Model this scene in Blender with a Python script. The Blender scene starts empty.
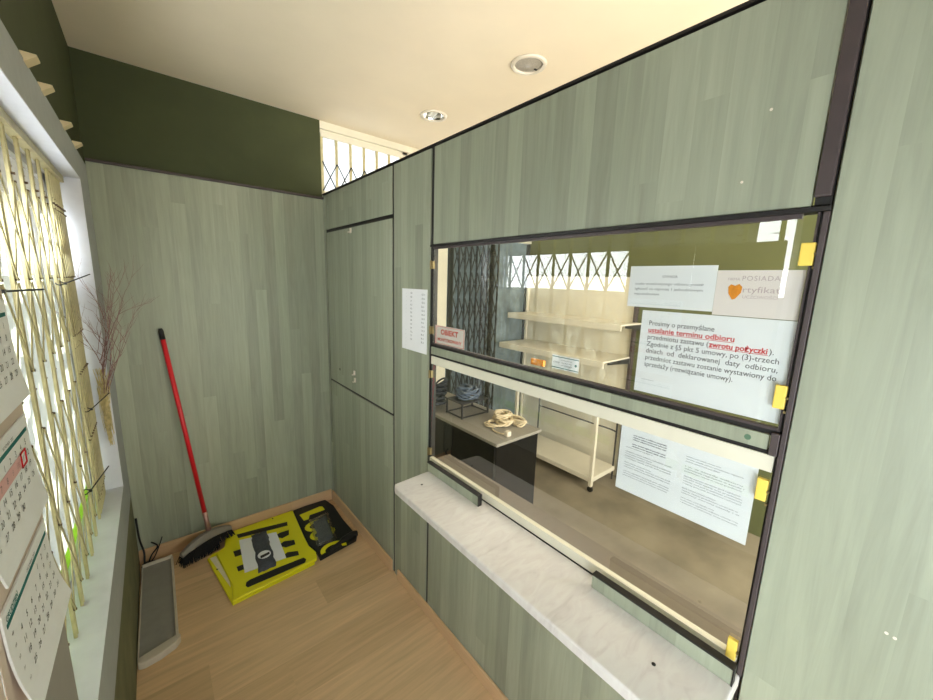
import bpy, bmesh, math, random
from mathutils import Vector, Matrix
random.seed(7)
C = bpy.context.scene.collection
S = bpy.context.scene
# ---------------------------------------------------------------- camera
yaw, pitch, roll = 0.698350, -0.176355, 0.031943
fw = Vector((math.sin(yaw)*math.cos(pitch), math.cos(yaw)*math.cos(pitch), math.sin(pitch)))
r0 = Vector((math.cos(yaw), -math.sin(yaw), 0)); u0 = r0.cross(fw)
rt = math.cos(roll)*r0 + math.sin(roll)*u0
up = -math.sin(roll)*r0 + math.cos(roll)*u0
cam = bpy.data.objects.new('camera', bpy.data.cameras.new('camera')); C.objects.link(cam)
M = Matrix((rt, up, -fw)).transposed().to_4x4(); M.translation = Vector((0, 0, 1.645))
cam.matrix_world = M
cam.data.sensor_width = 36; cam.data.lens = 375.46/933*36; cam.data.clip_start = .02
S.camera = cam
# ---------------------------------------------------------------- world, lights, exposure
w = bpy.data.worlds.new('daylight'); S.world = w; w.use_nodes = True
bg = w.node_tree.nodes['Background']; bg.inputs[0].default_value = (.93, .97, 1, 1); bg.inputs[1].default_value = 10.0
def area(name, loc, direc, sx, sy, energy, col):
    l = bpy.data.lights.new(name, 'AREA'); l.shape = 'RECTANGLE'; l.size = sx; l.size_y = sy
    l.energy = energy; l.color = col
    o = bpy.data.objects.new(name, l); C.objects.link(o); o.location = loc
    o.rotation_euler = Vector(direc).to_track_quat('-Z', 'Y').to_euler()
    return o
area('entrance_daylight', (.37, -1.22, .95), (0.25, 1, -.06), .95, 1.6, 9, (.92, .97, 1))
area('side_fill', (-.33, -.62, .85), (1, .12, -.12), .95, 1.4, 31, (.88, .96, 1))  # fill lamp added beside the camera to brighten the near right panel
area('street_window_daylight', (1.95, -1.22, 1.5), (0.05, 1, .0), 1.9, 1.9, 88, (1, .955, .87))
area('side_window_daylight', (-.42, 1.3, 1.35), (1, 0, 0), 1.9, 1.3, 3, (.97, .98, 1))
area('top_window_daylight', (1.9, 2.72, 2.4), (-.1, -1, .05), 1.9, .3, 14, (1, .96, .88))
S.view_settings.view_transform = 'Standard'; S.view_settings.look = 'None'
S.view_settings.exposure = 0.36; S.view_settings.gamma = 1.0; S.view_settings.use_curve_mapping = False
S.cycles.max_bounces = 10; S.cycles.diffuse_bounces = 5; S.cycles.transparent_max_bounces = 24
S.cycles.use_denoising = True; S.cycles.sample_clamp_indirect = 6

# ---------------------------------------------------------------- materials
def lin(r, g, b): 
    f = lambda c: (c/255/12.92) if c/255 <= .04045 else ((c/255+.055)/1.055)**2.4
    return (f(r), f(g), f(b), 1)
def new_mat(name):
    m = bpy.data.materials.new(name); m.use_nodes = True
    nt = m.node_tree; return m, nt, nt.nodes['Principled BSDF']
def N(nt, t, **k):
    n = nt.nodes.new(t)
    for a, b in k.items(): setattr(n, a, b)
    return n
def plain(name, col, rough=.5, metal=0, noise=.06, scale=25, bump=0.0, spec=.5):
    m, nt, b = new_mat(name)
    b.inputs['Roughness'].default_value = rough; b.inputs['Metallic'].default_value = metal
    b.inputs['Specular IOR Level'].default_value = spec
    tc = N(nt, 'ShaderNodeTexCoord'); no = N(nt, 'ShaderNodeTexNoise'); no.inputs['Scale'].default_value = scale
    no.inputs['Detail'].default_value = 5
    nt.links.new(tc.outputs['Object'], no.inputs['Vector'])
    mr = N(nt, 'ShaderNodeMapRange'); mr.inputs[1].default_value = .3; mr.inputs[2].default_value = .7
    mr.inputs[3].default_value = 1-noise; mr.inputs[4].default_value = 1+noise
    nt.links.new(no.outputs[0], mr.inputs[0])
    mx = N(nt, 'ShaderNodeVectorMath', operation='SCALE'); mx.inputs[0].default_value = col[:3]
    nt.links.new(mr.outputs[0], mx.inputs['Scale']); nt.links.new(mx.outputs[0], b.inputs['Base Color'])
    if bump:
        bp = N(nt, 'ShaderNodeBump'); bp.inputs['Strength'].default_value = bump; bp.inputs['Distance'].default_value = .002
        nt.links.new(no.outputs[0], bp.inputs['Height']); nt.links.new(bp.outputs[0], b.inputs['Normal'])
    return m
def wood(name, cols, across, along, strip=.075, block=1.1, rough=.42, var=.17, grain=.15, vein=None, spec=.5):
    """laminate made of strips: `across` and `along` are axis numbers in object space"""
    m, nt, b = new_mat(name); L = nt.links.new
    tc = N(nt, 'ShaderNodeTexCoord'); sp = N(nt, 'ShaderNodeSeparateXYZ'); L(tc.outputs['Object'], sp.inputs[0])
    def math_(op, a, bb=None, c=None):
        n = N(nt, 'ShaderNodeMath', operation=op)
        for i, v in enumerate((a, bb, c)):
            if v is None: continue
            if isinstance(v, (int, float)): n.inputs[i].default_value = v
            else: L(v, n.inputs[i])
        return n.outputs[0]
    U = sp.outputs[across]; V = sp.outputs[along]
    k = math_('FLOOR', math_('DIVIDE', U, strip))
    wn = N(nt, 'ShaderNodeTexWhiteNoise', noise_dimensions='1D'); L(k, wn.inputs['W'])
    off = math_('MULTIPLY', wn.outputs[0], block*3)
    kb = math_('FLOOR', math_('DIVIDE', math_('ADD', V, off), block))
    cb = N(nt, 'ShaderNodeCombineXYZ'); L(k, cb.inputs[0]); L(kb, cb.inputs[1])
    wn2 = N(nt, 'ShaderNodeTexWhiteNoise', noise_dimensions='2D'); L(cb.outputs[0], wn2.inputs['Vector'])
    # grain
    gv = N(nt, 'ShaderNodeCombineXYZ')
    L(math_('MULTIPLY', U, 42), gv.inputs[0]); L(math_('ADD', math_('MULTIPLY', V, 2.2), math_('MULTIPLY', wn2.outputs[0], 30)), gv.inputs[1])
    L(math_('MULTIPLY', wn2.outputs[0], 17), gv.inputs[2])
    n1 = N(nt, 'ShaderNodeTexNoise'); n1.inputs['Scale'].default_value = 1.0; n1.inputs['Detail'].default_value = 6; n1.inputs['Distortion'].default_value = .6
    n1.inputs['Roughness'].default_value = .65
    L(gv.outputs[0], n1.inputs['Vector'])
    gv2 = N(nt, 'ShaderNodeCombineXYZ')
    L(math_('MULTIPLY', U, 9), gv2.inputs[0]); L(math_('ADD', math_('MULTIPLY', V, 1.3), math_('MULTIPLY', wn2.outputs[0], 12)), gv2.inputs[1]); L(math_('MULTIPLY', wn2.outputs[0], 7), gv2.inputs[2])
    n2 = N(nt, 'ShaderNodeTexNoise'); n2.inputs['Scale'].default_value = 1.0; n2.inputs['Detail'].default_value = 1
    L(gv2.outputs[0], n2.inputs['Vector'])
    ring = math_('ABSOLUTE', math_('SUBTRACT', math_('FRACT', math_('MULTIPLY', n2.outputs[0], 9)), .5))   # cathedral veins
    t1 = math_('MULTIPLY', math_('SUBTRACT', n1.outputs[0], .5), grain*4)
    t2 = math_('MULTIPLY', math_('SUBTRACT', ring, .25), grain*.55)
    t3 = math_('MULTIPLY', math_('SUBTRACT', wn2.outputs[0], .5), var)
    f = math_('ADD', math_('ADD', t1, t2), math_('ADD', t3, 1.0))
    mixc = N(nt, 'ShaderNodeMix', data_type='RGBA'); mixc.inputs[6].default_value = cols[0]; mixc.inputs[7].default_value = cols[1]
    L(wn2.outputs[0], mixc.inputs[0])
    sc = N(nt, 'ShaderNodeVectorMath', operation='SCALE'); L(mixc.outputs[2], sc.inputs[0]); L(f, sc.inputs['Scale'])
    L(sc.outputs[0], b.inputs['Base Color'])
    b.inputs['Roughness'].default_value = rough; b.inputs['Specular IOR Level'].default_value = spec
    bp = N(nt, 'ShaderNodeBump'); bp.inputs['Strength'].default_value = .12; bp.inputs['Distance'].default_value = .001
    L(n1.outputs[0], bp.inputs['Height']); L(bp.outputs[0], b.inputs['Normal'])
    return m
def marble(name):
    m, nt, b = new_mat(name); L = nt.links.new
    tc = N(nt, 'ShaderNodeTexCoord')
    mp = N(nt, 'ShaderNodeMapping'); mp.inputs['Rotation'].default_value = (0, 0, .7); mp.inputs['Scale'].default_value = (9, 26, 9)
    L(tc.outputs['Object'], mp.inputs[0])
    no = N(nt, 'ShaderNodeTexNoise'); no.inputs['Scale'].default_value = 1.3; no.inputs['Detail'].default_value = 8; no.inputs['Distortion'].default_value = 1.2
    L(mp.outputs[0], no.inputs['Vector'])
    cr = N(nt, 'ShaderNodeValToRGB'); e = cr.color_ramp.elements
    e[0].position = .25; e[0].color = lin(210, 204, 200); e[1].position = .6; e[1].color = lin(228, 224, 220)
    x = e.new(.42); x.color = lin(222, 216, 213)
    L(no.outputs[0], cr.inputs[0]); L(cr.outputs[0], b.inputs['Base Color']); b.inputs['Roughness'].default_value = .3
    return m
def glass_mat(name, tint=(1, 1, 1, 1), ior=1.5, rough=0.0, gain=2.4):
    m, nt, b = new_mat(name); nt.nodes.remove(b); L = nt.links.new
    out = [n for n in nt.nodes if n.type == 'OUTPUT_MATERIAL'][0]
    tr = N(nt, 'ShaderNodeBsdfTransparent'); tr.inputs[0].default_value = tint
    gl = N(nt, 'ShaderNodeBsdfGlossy'); gl.inputs['Roughness'].default_value = rough
    lw = N(nt, 'ShaderNodeFresnel'); lw.inputs[0].default_value = ior
    g = N(nt, 'ShaderNodeNewGeometry')
    # both surfaces of the thin pane reflect: counted once, on the face the ray meets first
    m1 = N(nt, 'ShaderNodeMath', operation='SUBTRACT'); m1.inputs[0].default_value = 1.0; L(g.outputs['Backfacing'], m1.inputs[1])
    m2 = N(nt, 'ShaderNodeMath', operation='MULTIPLY'); L(lw.outputs[0], m2.inputs[0]); L(m1.outputs[0], m2.inputs[1])
    m3 = N(nt, 'ShaderNodeMath', operation='MULTIPLY', use_clamp=True); L(m2.outputs[0], m3.inputs[0]); m3.inputs[1].default_value = gain
    mx = N(nt, 'ShaderNodeMixShader'); L(m3.outputs[0], mx.inputs[0]); L(tr.outputs[0], mx.inputs[1]); L(gl.outputs[0], mx.inputs[2])
    L(mx.outputs[0], out.inputs[0]); return m
def film(name, col, trans, blobs=None):
    m, nt, b = new_mat(name); nt.nodes.remove(b); L = nt.links.new
    out = [n for n in nt.nodes if n.type == 'OUTPUT_MATERIAL'][0]
    tl = N(nt, 'ShaderNodeBsdfTranslucent'); df = N(nt, 'ShaderNodeBsdfDiffuse')
    df.inputs[0].default_value = tuple(min(1, c*.8) for c in col[:3])+(1,)
    if blobs:
        tc = N(nt, 'ShaderNodeTexCoord'); v = N(nt, 'ShaderNodeTexNoise'); v.inputs['Scale'].default_value = 9
        L(tc.outputs['Object'], v.inputs['Vector'])
        cr = N(nt, 'ShaderNodeValToRGB'); e = cr.color_ramp.elements
        k = trans
        e[0].position = .53; e[0].color = tuple(c*k for c in col[:3])+(1,)
        e[1].position = .56; e[1].color = tuple(min(1, c*k*1.7) for c in blobs[:3])+(1,)
        L(v.outputs[0], cr.inputs[0]); L(cr.outputs[0], tl.inputs[0])
    else:
        tl.inputs[0].default_value = tuple(c*trans for c in col[:3])+(1,)
    ad = N(nt, 'ShaderNodeMixShader'); ad.inputs[0].default_value = .8
    L(df.outputs[0], ad.inputs[1]); L(tl.outputs[0], ad.inputs[2]); L(ad.outputs[0], out.inputs[0]); return m

GREEN = [lin(148, 153, 134), lin(158, 163, 143)]
m_pan_y = wood('green_laminate_side', GREEN, 1, 2, .062, 1.5, .45)
m_pan_x = wood('green_laminate_back', GREEN, 0, 2, .062, 1.5, .45)
m_pan_h = wood('green_laminate_strip', GREEN, 1, 2, .062, 1.5, .4)
m_floor = wood('oak_floor', [lin(206, 172, 130), lin(216, 182, 140)], 1, 0, .19, 1.2, .38, .06, .16)
m_oak = wood('oak_skirting_back', [lin(206, 168, 128), lin(214, 178, 138)], 2, 0, .3, 2.5, .45, .04, .08)
m_oak_y = wood('oak_skirting_side', [lin(206, 168, 128), lin(214, 178, 138)], 2, 1, .3, 2.5, .45, .04, .08)
m_olive = plain('olive_paint', lin(62, 68, 36), .75, noise=.1, scale=7)
m_olive_low = plain('olive_paint_low', lin(112, 112, 82), .75, noise=.2, scale=9)
m_ceil = plain('cream_ceiling_paint', lin(242, 227, 202), .85, noise=.02, scale=5)
m_greyw = plain('grey_wall_paint', lin(168, 172, 172), .8, noise=.04, scale=30, bump=.1)
m_doorglass = plain('frosted_door_glass', lin(236, 238, 240), .4, noise=.01)
m_white = plain('white_reveal_paint', lin(214, 216, 226), .8, noise=.04, scale=18, bump=.15)
m_cream = plain('cream_paint', lin(226, 221, 202), .55, noise=.03, scale=6)
m_creammetal = plain('cream_enamel', lin(228, 222, 204), .4, noise=.03, scale=12)
m_black = plain('black_trim', lin(28, 25, 24), .5, noise=.1)
m_brownblk = plain('dark_brown_trim', lin(72, 62, 62), .45, noise=.1)
m_gate = plain('cream_gate_metal', lin(190, 180, 138), .45, noise=.12, scale=40)
m_gateedge = plain('brown_rivet', lin(92, 70, 46), .5)
m_darkgate = plain('dark_gate_metal', lin(44, 48, 46), .5)
m_door = plain('blue_grey_door', lin(116, 132, 140), .35, noise=.3, scale=8)
m_glass = glass_mat('pane_glass', (.97, .98, .97, 1), 1.5)
m_frost_white = film('white_window_film', (1, .96, .86), .28)
m_sky_dimmer = film('top_window_sky_dimmer', (.95, .97, 1), .44)  # for the film added to dim the sky in the top window
m_frost_green = film('pale_green_window_film', (.93, .94, .88), .33, (1, 1, .88))
m_frost_lime = film('lime_window_film', (.70, .98, .22), .34)
m_marble = marble('pale_marble_laminate')
m_shopfloor = plain('grey_brown_concrete', lin(136, 127, 110), .5, noise=.28, scale=3.5)
m_blackcab = plain('black_cabinet', lin(16, 16, 18), .35, noise=.1, spec=.25)
m_greytop = plain('grey_worktop', lin(150, 146, 138), .3, noise=.08, scale=60)
m_ledge = plain('brown_grey_ledge', lin(116, 106, 94), .5, noise=.05)
m_paper = plain('white_paper', lin(240, 241, 244), .8, noise=.01)
m_paperpink = plain('pinkish_paper', lin(236, 226, 222), .8, noise=.01)
m_ink = plain('black_ink', lin(60, 60, 66), .8, noise=0)
m_inkgrey = plain('grey_ink', lin(120, 120, 128), .8, noise=0)
m_inkpale = plain('pale_pink_ink', lin(196, 176, 178), .8, noise=0)
m_inkred = plain('red_ink', lin(214, 30, 40), .8, noise=0)
m_inkcoral = plain('coral_ink', lin(228, 92, 78), .8, noise=0)
m_teal = plain('teal_ink', lin(24, 110, 106), .8, noise=0)
m_blush = plain('blush_ink', lin(226, 178, 176), .8, noise=0)
m_orange = plain('orange_foil', lin(232, 146, 30), .3, noise=.15, scale=200)
m_yellow = plain('yellow_tab', lin(246, 214, 96), .5, noise=.02)
m_brass = plain('brass', lin(140, 124, 84), .45, .6)
m_red = plain('red_handle', lin(214, 28, 40), .3, noise=.03)
m_redsilver = plain('worn_metal_collar', lin(190, 150, 140), .4, .6)
m_blackpl = plain('black_plastic', lin(24, 24, 26), .45)
m_greypl = plain('grey_broom_cap', lin(136, 128, 118), .5)
m_bristle = plain('black_bristles', lin(20, 18, 18), .9, noise=.4, scale=200, bump=.8)
m_banyel = plain('yellow_banner_vinyl', lin(232, 224, 22), .4, noise=.03, scale=5, bump=.1)
m_banblk = plain('black_banner_vinyl', lin(20, 20, 20), .45, noise=.05)
m_bancream = plain('banner_back', lin(236, 226, 200), .6)
m_darkgreycloth = plain('dark_grey_fabric', lin(78, 82, 90), .85, noise=.2, scale=90, bump=.4)
m_board = plain('grey_sill_board', lin(150, 146, 138), .5, noise=.05)
m_boardedge = plain('cream_sill_edge', lin(206, 196, 180), .5)
m_backing = plain('beige_calendar_card', lin(214, 196, 182), .7, noise=.02)
m_cardgrey = plain('grey_calendar_card', lin(160, 156, 150), .7, noise=.02)
m_twig = plain('dry_twig', lin(128, 94, 92), .8, noise=.3, scale=60)
m_straw = plain('dry_straw', lin(196, 180, 130), .8, noise=.3, scale=60)
m_cabdark = plain('dark_blue_cable', lin(44, 52, 66), .45)
m_cabblue = plain('grey_blue_cable', lin(84, 98, 116), .45)
m_cabcream = plain('cream_cable', lin(218, 202, 170), .45)
m_chrome = plain('chrome', lin(225, 225, 222), .12, 1.0, noise=0)
m_dull = plain('dull_reflector', lin(150, 145, 135), .35, .6)
m_bulb = plain('white_tube', lin(240, 240, 236), .2, noise=0)
m_cover = plain('dull_grey_cover', lin(176, 168, 156), .35, noise=.15, scale=90)
m_ringw = plain('white_ring_enamel', lin(226, 216, 200), .4, noise=.02)
m_wedge = plain('cream_shim_wood', lin(222, 204, 164), .7)
m_steel = plain('dark_steel', lin(84, 84, 86), .35, .7)
m_plate = plain('green_plate', lin(90, 120, 96), .5)
m_wallgreenshop = plain('shop_olive_paint', lin(92, 98, 58), .7, noise=.08, scale=5)
m_box = plain('cardboard', lin(186, 160, 122), .8, noise=.05)

# ---------------------------------------------------------------- helpers
def obj(name, bm, mat, parent=None, bevel=0, seg=2, smooth=False):
    bmesh.ops.recalc_face_normals(bm, faces=bm.faces)
    me = bpy.data.meshes.new(name); bm.to_mesh(me); bm.free()
    for m in (mat if isinstance(mat, (list, tuple)) else [mat]): me.materials.append(m)
    if smooth: me.shade_smooth()
    o = bpy.data.objects.new(name, me); C.objects.link(o)
    if parent is not None: o.parent = parent
    if bevel:
        md = o.modifiers.new('bevel', 'BEVEL'); md.width = bevel; md.segments = seg; md.limit_method = 'ANGLE'
    return o
def empty(name, label=None, cat=None, group=None, kind=None, loc=(0, 0, 0)):
    o = bpy.data.objects.new(name, None); C.objects.link(o); o.location = loc; o.empty_display_size = .05
    return tag(o, label, cat, group, kind)
def tag(o, label=None, cat=None, group=None, kind=None):
    if label: o['label'] = label
    if cat: o['category'] = cat
    if group: o['group'] = group
    if kind: o['kind'] = kind
    return o
def struct(o): o['kind'] = 'structure'; return o
def NB(): return bmesh.new()
def box(bm, a, b, mi=0):
    vs = [bm.verts.new((x, y, z)) for x in (a[0], b[0]) for y in (a[1], b[1]) for z in (a[2], b[2])]
    for f in ((0, 1, 3, 2), (4, 6, 7, 5), (0, 4, 5, 1), (2, 3, 7, 6), (0, 2, 6, 4), (1, 5, 7, 3)):
        fc = bm.faces.new([vs[i] for i in f]); fc.material_index = mi
    return bm
def B(a, b): return box(NB(), a, b)
def prism(bm, pts, z0, z1, mi=0):
    lo = [bm.verts.new((x, y, z0)) for x, y in pts]; hi = [bm.verts.new((x, y, z1)) for x, y in pts]
    n = len(pts)
    fs = [bm.faces.new(lo[::-1]), bm.faces.new(hi)] + [bm.faces.new((lo[i], lo[(i+1) % n], hi[(i+1) % n], hi[i])) for i in range(n)]
    for f in fs: f.material_index = mi
    return bm
def quadbar(bm, p, q, wdir, w, d):
    """flat bar from p to q, width w along wdir, thickness d"""
    p, q = Vector(p), Vector(q); ax = (q-p).normalized(); W = Vector(wdir); W = (W-ax*W.dot(ax)).normalized(); T = ax.cross(W)
    vs = []
    for c in (p, q):
        for a, b in ((-1, -1), (1, -1), (1, 1), (-1, 1)): vs.append(bm.verts.new(c+W*a*w/2+T*b*d/2))
    for f in ((0, 1, 2, 3), (7, 6, 5, 4), (0, 4, 5, 1), (1, 5, 6, 2), (2, 6, 7, 3), (3, 7, 4, 0)): bm.faces.new([vs[i] for i in f])
    return bm
def tube(bm, pts, r, n=8, close=False):
    pts = [Vector(p) for p in pts]; rings = []
    prev = None
    for i, p in enumerate(pts):
        t = (pts[min(i+1, len(pts)-1)]-pts[max(i-1, 0)]).normalized()
        if prev is None: prev = t.orthogonal().normalized()
        nrm = (prev-t*prev.dot(t))
        nrm = nrm.normalized() if nrm.length > 1e-5 else t.orthogonal().normalized()
        prev = nrm; bn = t.cross(nrm)
        rr = r[i] if isinstance(r, (list, tuple)) else r
        rings.append([bm.verts.new(p+(nrm*math.cos(a)+bn*math.sin(a))*rr) for a in [2*math.pi*k/n for k in range(n)]])
    for a, b in zip(rings, rings[1:]):
        for k in range(n): bm.faces.new((a[k], a[(k+1) % n], b[(k+1) % n], b[k]))
    bm.faces.new(rings[0][::-1]); bm.faces.new(rings[-1])
    return bm
def lathe(bm, c, prof, n=40, mi=0):
    """profile of (radius, z) about a vertical axis at c"""
    rings = []
    for r, z in prof:
        rings.append([bm.verts.new((c[0]+r*math.cos(2*math.pi*k/n), c[1]+r*math.sin(2*math.pi*k/n), z)) for k in range(n)])
    for a, b in zip(rings, rings[1:]):
        for k in range(n): bm.faces.new((a[k], a[(k+1) % n], b[(k+1) % n], b[k])).material_index = mi
    return bm
def spline(pts, m=8):
    pts = [Vector(p) for p in pts]; out = []
    P = [pts[0]]+pts+[pts[-1]]
    for i in range(1, len(P)-2):
        for k in range(m):
            t = k/m
            out.append(.5*((2*P[i])+(-P[i-1]+P[i+1])*t+(2*P[i-1]-5*P[i]+4*P[i+1]-P[i+2])*t*t+(-P[i-1]+3*P[i]-3*P[i+1]+P[i+2])*t**3))
    return out+[pts[-1]]
# writing: text curves turned into flat mesh and laid on a surface
def text_into(bm, s, origin, xdir, ydir, size, align='LEFT', shear=0, bold=0, xs=1.0, spacing=1.0, width=None):
    cu = bpy.data.curves.new('t', 'FONT'); cu.body = s; cu.size = size; cu.align_x = align; cu.shear = shear
    cu.offset = bold; cu.space_character = spacing; cu.resolution_u = 3
    o = bpy.data.objects.new('t', cu); C.objects.link(o)
    dg = bpy.context.evaluated_depsgraph_get(); dg.update()
    me = bpy.data.meshes.new_from_object(o.evaluated_get(dg))
    if width:
        xsv = [v.co.x for v in me.vertices]
        if xsv: xs = width/(max(xsv)-min(xsv))
    X = Vector(xdir); Y = Vector(ydir); O = Vector(origin)
    vs = [bm.verts.new(O+X*v.co.x*xs+Y*v.co.y) for v in me.vertices]
    for p in me.polygons:
        try: bm.faces.new([vs[i] for i in p.vertices])
        except ValueError: pass
    bpy.data.objects.remove(o); bpy.data.curves.remove(cu); bpy.data.meshes.remove(me)
    return bm
def txt_obj(name, bm, mat, parent):
    me = bpy.data.meshes.new(name); bm.to_mesh(me); bm.free(); me.materials.append(mat)
    o = bpy.data.objects.new(name, me); C.objects.link(o); o.parent = parent
    return o

# ================================================================ SETTING
XW = .93; YB = 2.65; ZC = 2.645; YF = -1.3; XS = 3.05; XL = -.185
struct(obj('floor', B((-.45, YF, -.06), (XW+.02, YB, 0)), m_floor))
struct(obj('floor_shop', B((XW+.02, YF, -.06), (XS, YB, 0)), m_shopfloor))
# ceiling with two round holes for the downlights
LIGHTS = [(1.432, 1.325), (1.424, 2.08)]; RH = .066
bm = NB()
def rect(bm, x0, y0, x1, y1, z): bm.faces.new([bm.verts.new(p) for p in ((x0, y0, z), (x1, y0, z), (x1, y1, z), (x0, y1, z))])
ys = [YF, 1.225, 1.425, 1.98, 2.18, YB]
for i in range(5):
    if i in (0, 2, 4): rect(bm, -.45, ys[i], XS, ys[i+1], ZC)
    else:
        cx, cy = LIGHTS[0 if i == 1 else 1]; x0, x1 = cx-.1, cx+.1
        rect(bm, -.45, ys[i], x0, ys[i+1], ZC); rect(bm, x1, ys[i], XS, ys[i+1], ZC)
        n = 32; a = [2*math.pi*k/n for k in range(n)]
        inn = [bm.verts.new((cx+RH*math.cos(t), cy+RH*math.sin(t), ZC)) for t in a]
        out = []
        for t in a:
            c, s = math.cos(t), math.sin(t); q = max(abs(c), abs(s))
            px, py = cx+.1*c/q, cy+.1*s/q
            out.append(bm.verts.new((px, min(max(py, ys[i]), ys[i+1]), ZC)))
        for k in range(n): bm.faces.new((inn[k], inn[(k+1) % n], out[(k+1) % n], out[k]))
        for sx in (-1, 1):     # corners
            for sy in (-1, 1):
                pass
box(bm, (-.45, YF, ZC+.12), (XS+.1, YB+.1, ZC+.16))  # unseen slab added over the holes to keep sky light out
struct(obj('ceiling', bm, m_ceil))

# left wall with the window opening (y .3 - 2.31, z .635 - 2.02)
WY0, WY1, WZ0, WZ1, XO = .36, 2.31, .635, 2.02, -.275
bm = NB()
def lbox(a, b, mi): box(bm, a, b, mi)
mats = [m_greyw, m_white, m_olive, m_olive_low]
lbox((-.5, YF, 2.14), (XL-.006, YB, ZC+.14), 2)
lbox((-.5, -.1, 0), (XL, YB, .43), 3)
lbox((-.5, -.1, .43), (XL, YB, WZ0-.004), 0)
lbox((-.5, YF, 0), (XL, -1.15, WZ1+.004), 0)
lbox((-.5, YF, WZ1+.004), (XL, YB, 2.14), 0)
lbox((-.5, WY1+.004, WZ0-.004), (XL, YB, WZ1+.004), 0)
lbox((-.5, -.1, WZ0-.004), (XL, WY0-.004, WZ1+.004), 0)
lbox((-.5, WY0, WZ0-.004), (XL+.001, WY1, WZ0), 1)
lbox((-.5, WY0, WZ1), (XL+.001, WY1, WZ1+.004), 1)
lbox((-.5, WY1, WZ0-.004), (XL+.001, WY1+.004, WZ1+.004), 1)
lbox((-.5, WY0-.004, WZ0-.004), (XL+.001, WY0, WZ1+.004), 1)
struct(obj('wall_left', bm, mats))
# back wall: olive above, green laminate panelling in front of it
struct(obj('wall_back', B((-.5, YB, 0), (XW+.0, YB+.1, ZC+.14)), m_olive))
struct(obj('wall_back_panelling', B((XL, 2.63, 0), (XW, YB, 2.158)), m_pan_x, bevel=.001))
struct(obj('trim_1', B((XL, 2.618, 2.158), (XW, YB, 2.17)), m_brownblk, bevel=.002))
# front wall behind the camera, with the entrance and the shop window shut by opaque panes; area lamps stand in for daylight
bm = NB()
box(bm, (-.5, YF-.1, 0), (-.12, YF, ZC+.14)); box(bm, (.88, YF-.1, 0), (XW+.07, YF, ZC+.14)); box(bm, (-.12, YF-.1, 2.3), (.88, YF, ZC+.14))
box(bm, (XW+.07, YF-.1, 0), (XS+.1, YF, .6)); box(bm, (XW+.07, YF-.1, 2.45), (XS+.1, YF, ZC+.14)); box(bm, (2.95, YF-.1, .6), (XS+.1, YF, 2.45))
struct(obj('wall_front', bm, m_cream))
dd = struct(obj('door_3', B((-.118, YF-.06, .002), (.878, YF-.02, 2.298)), m_doorglass)); obj('door_handle', B((.80, YF-.019, 1.0), (.83, YF-.005, 1.14)), m_steel, dd, bevel=.003)
struct(obj('window_5', B((XW+.072, YF-.06, .602), (2.948, YF-.02, 2.448)), m_doorglass))
dd = struct(obj('added_door_4', B((-.40, -1.148, .002), (-.36, -.102, WZ1-.0)), m_doorglass)); obj('door_handle', B((-.359, -.22, 1.0), (-.345, -.19, 1.14)), m_steel, dd, bevel=.003)  # unseen side door added for the fill lamp; its leaf is opaque
# shop walls
bm = NB(); box(bm, (XS, YF, 0), (XS+.1, YB+.1, ZC+.14))
struct(obj('wall_far_side', bm, m_wallgreenshop))
bm = NB()
box(bm, (XW, YB, 0), (1.98, YB+.1, 2.2)); box(bm, (1.98, YB, 2.06), (XS, YB+.1, 2.2)); box(bm, (XW, YB, 2.6), (XS, YB+.1, ZC+.14)); box(bm, (2.9, YB, 2.2), (XS, YB+.1, 2.6))
struct(obj('wall_far_back', bm, m_cream))
d = struct(obj('door_2', B((1.985, YB+.02, 0), (XS, YB+.06, 2.055)), m_door))
for x in (2.0, 2.5, 3.0): obj('door_frame', B((x, YB+.005, 0), (x+.045, YB+.0199, 2.05)), m_darkgate, d, bevel=.002)
# top window of the shop's back wall
wn4 = struct(obj('window_4', B((XW, YB+.04, 2.2), (2.9, YB+.045, 2.6)), m_glass))
bm = NB(); box(bm, (XW, YB+.02, 2.2), (2.9, YB+.07, 2.225)); box(bm, (XW, YB+.02, 2.57), (2.9, YB+.07, 2.6))
for x in (1.55, 2.2): box(bm, (x, YB+.02, 2.2), (x+.04, YB+.07, 2.6))
obj('window_frame', bm, m_creammetal, wn4)
obj('sky_dimming_film', B((XW, YB+.0395, 2.226), (2.9, YB+.0399, 2.569)), m_sky_dimmer, wn4)  # film added so the bright sky does not blow out this window
# partition (right wall): y runs toward the back, window band y .15 - 1.36
bm = NB(); T = .018
g = .004
def pan(y0, y1, z0, z1, x0=XW): box(bm, (x0, y0+g, z0+g), (x0+T, y1-g, z1-g))
pan(YF, .128, 0, 2.62)                       # tall panel beside the window
pan(.151, 1.350, 1.797, 2.185)               # above the window
pan(1.368, 1.685, 0, 2.185)                   # fixed panel left of the window
pan(.13, 1.355, 0, .79)                      # below the counter
pan(2.60, YB, 0, 2.185)
pan(1.697, 2.595, 1.960, 2.185)               # above the door
pan(.150, 1.355, 1.328, 1.368)               # rail between the two panes
struct(obj('wall_right', bm, m_pan_y, bevel=.0008))
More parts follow.
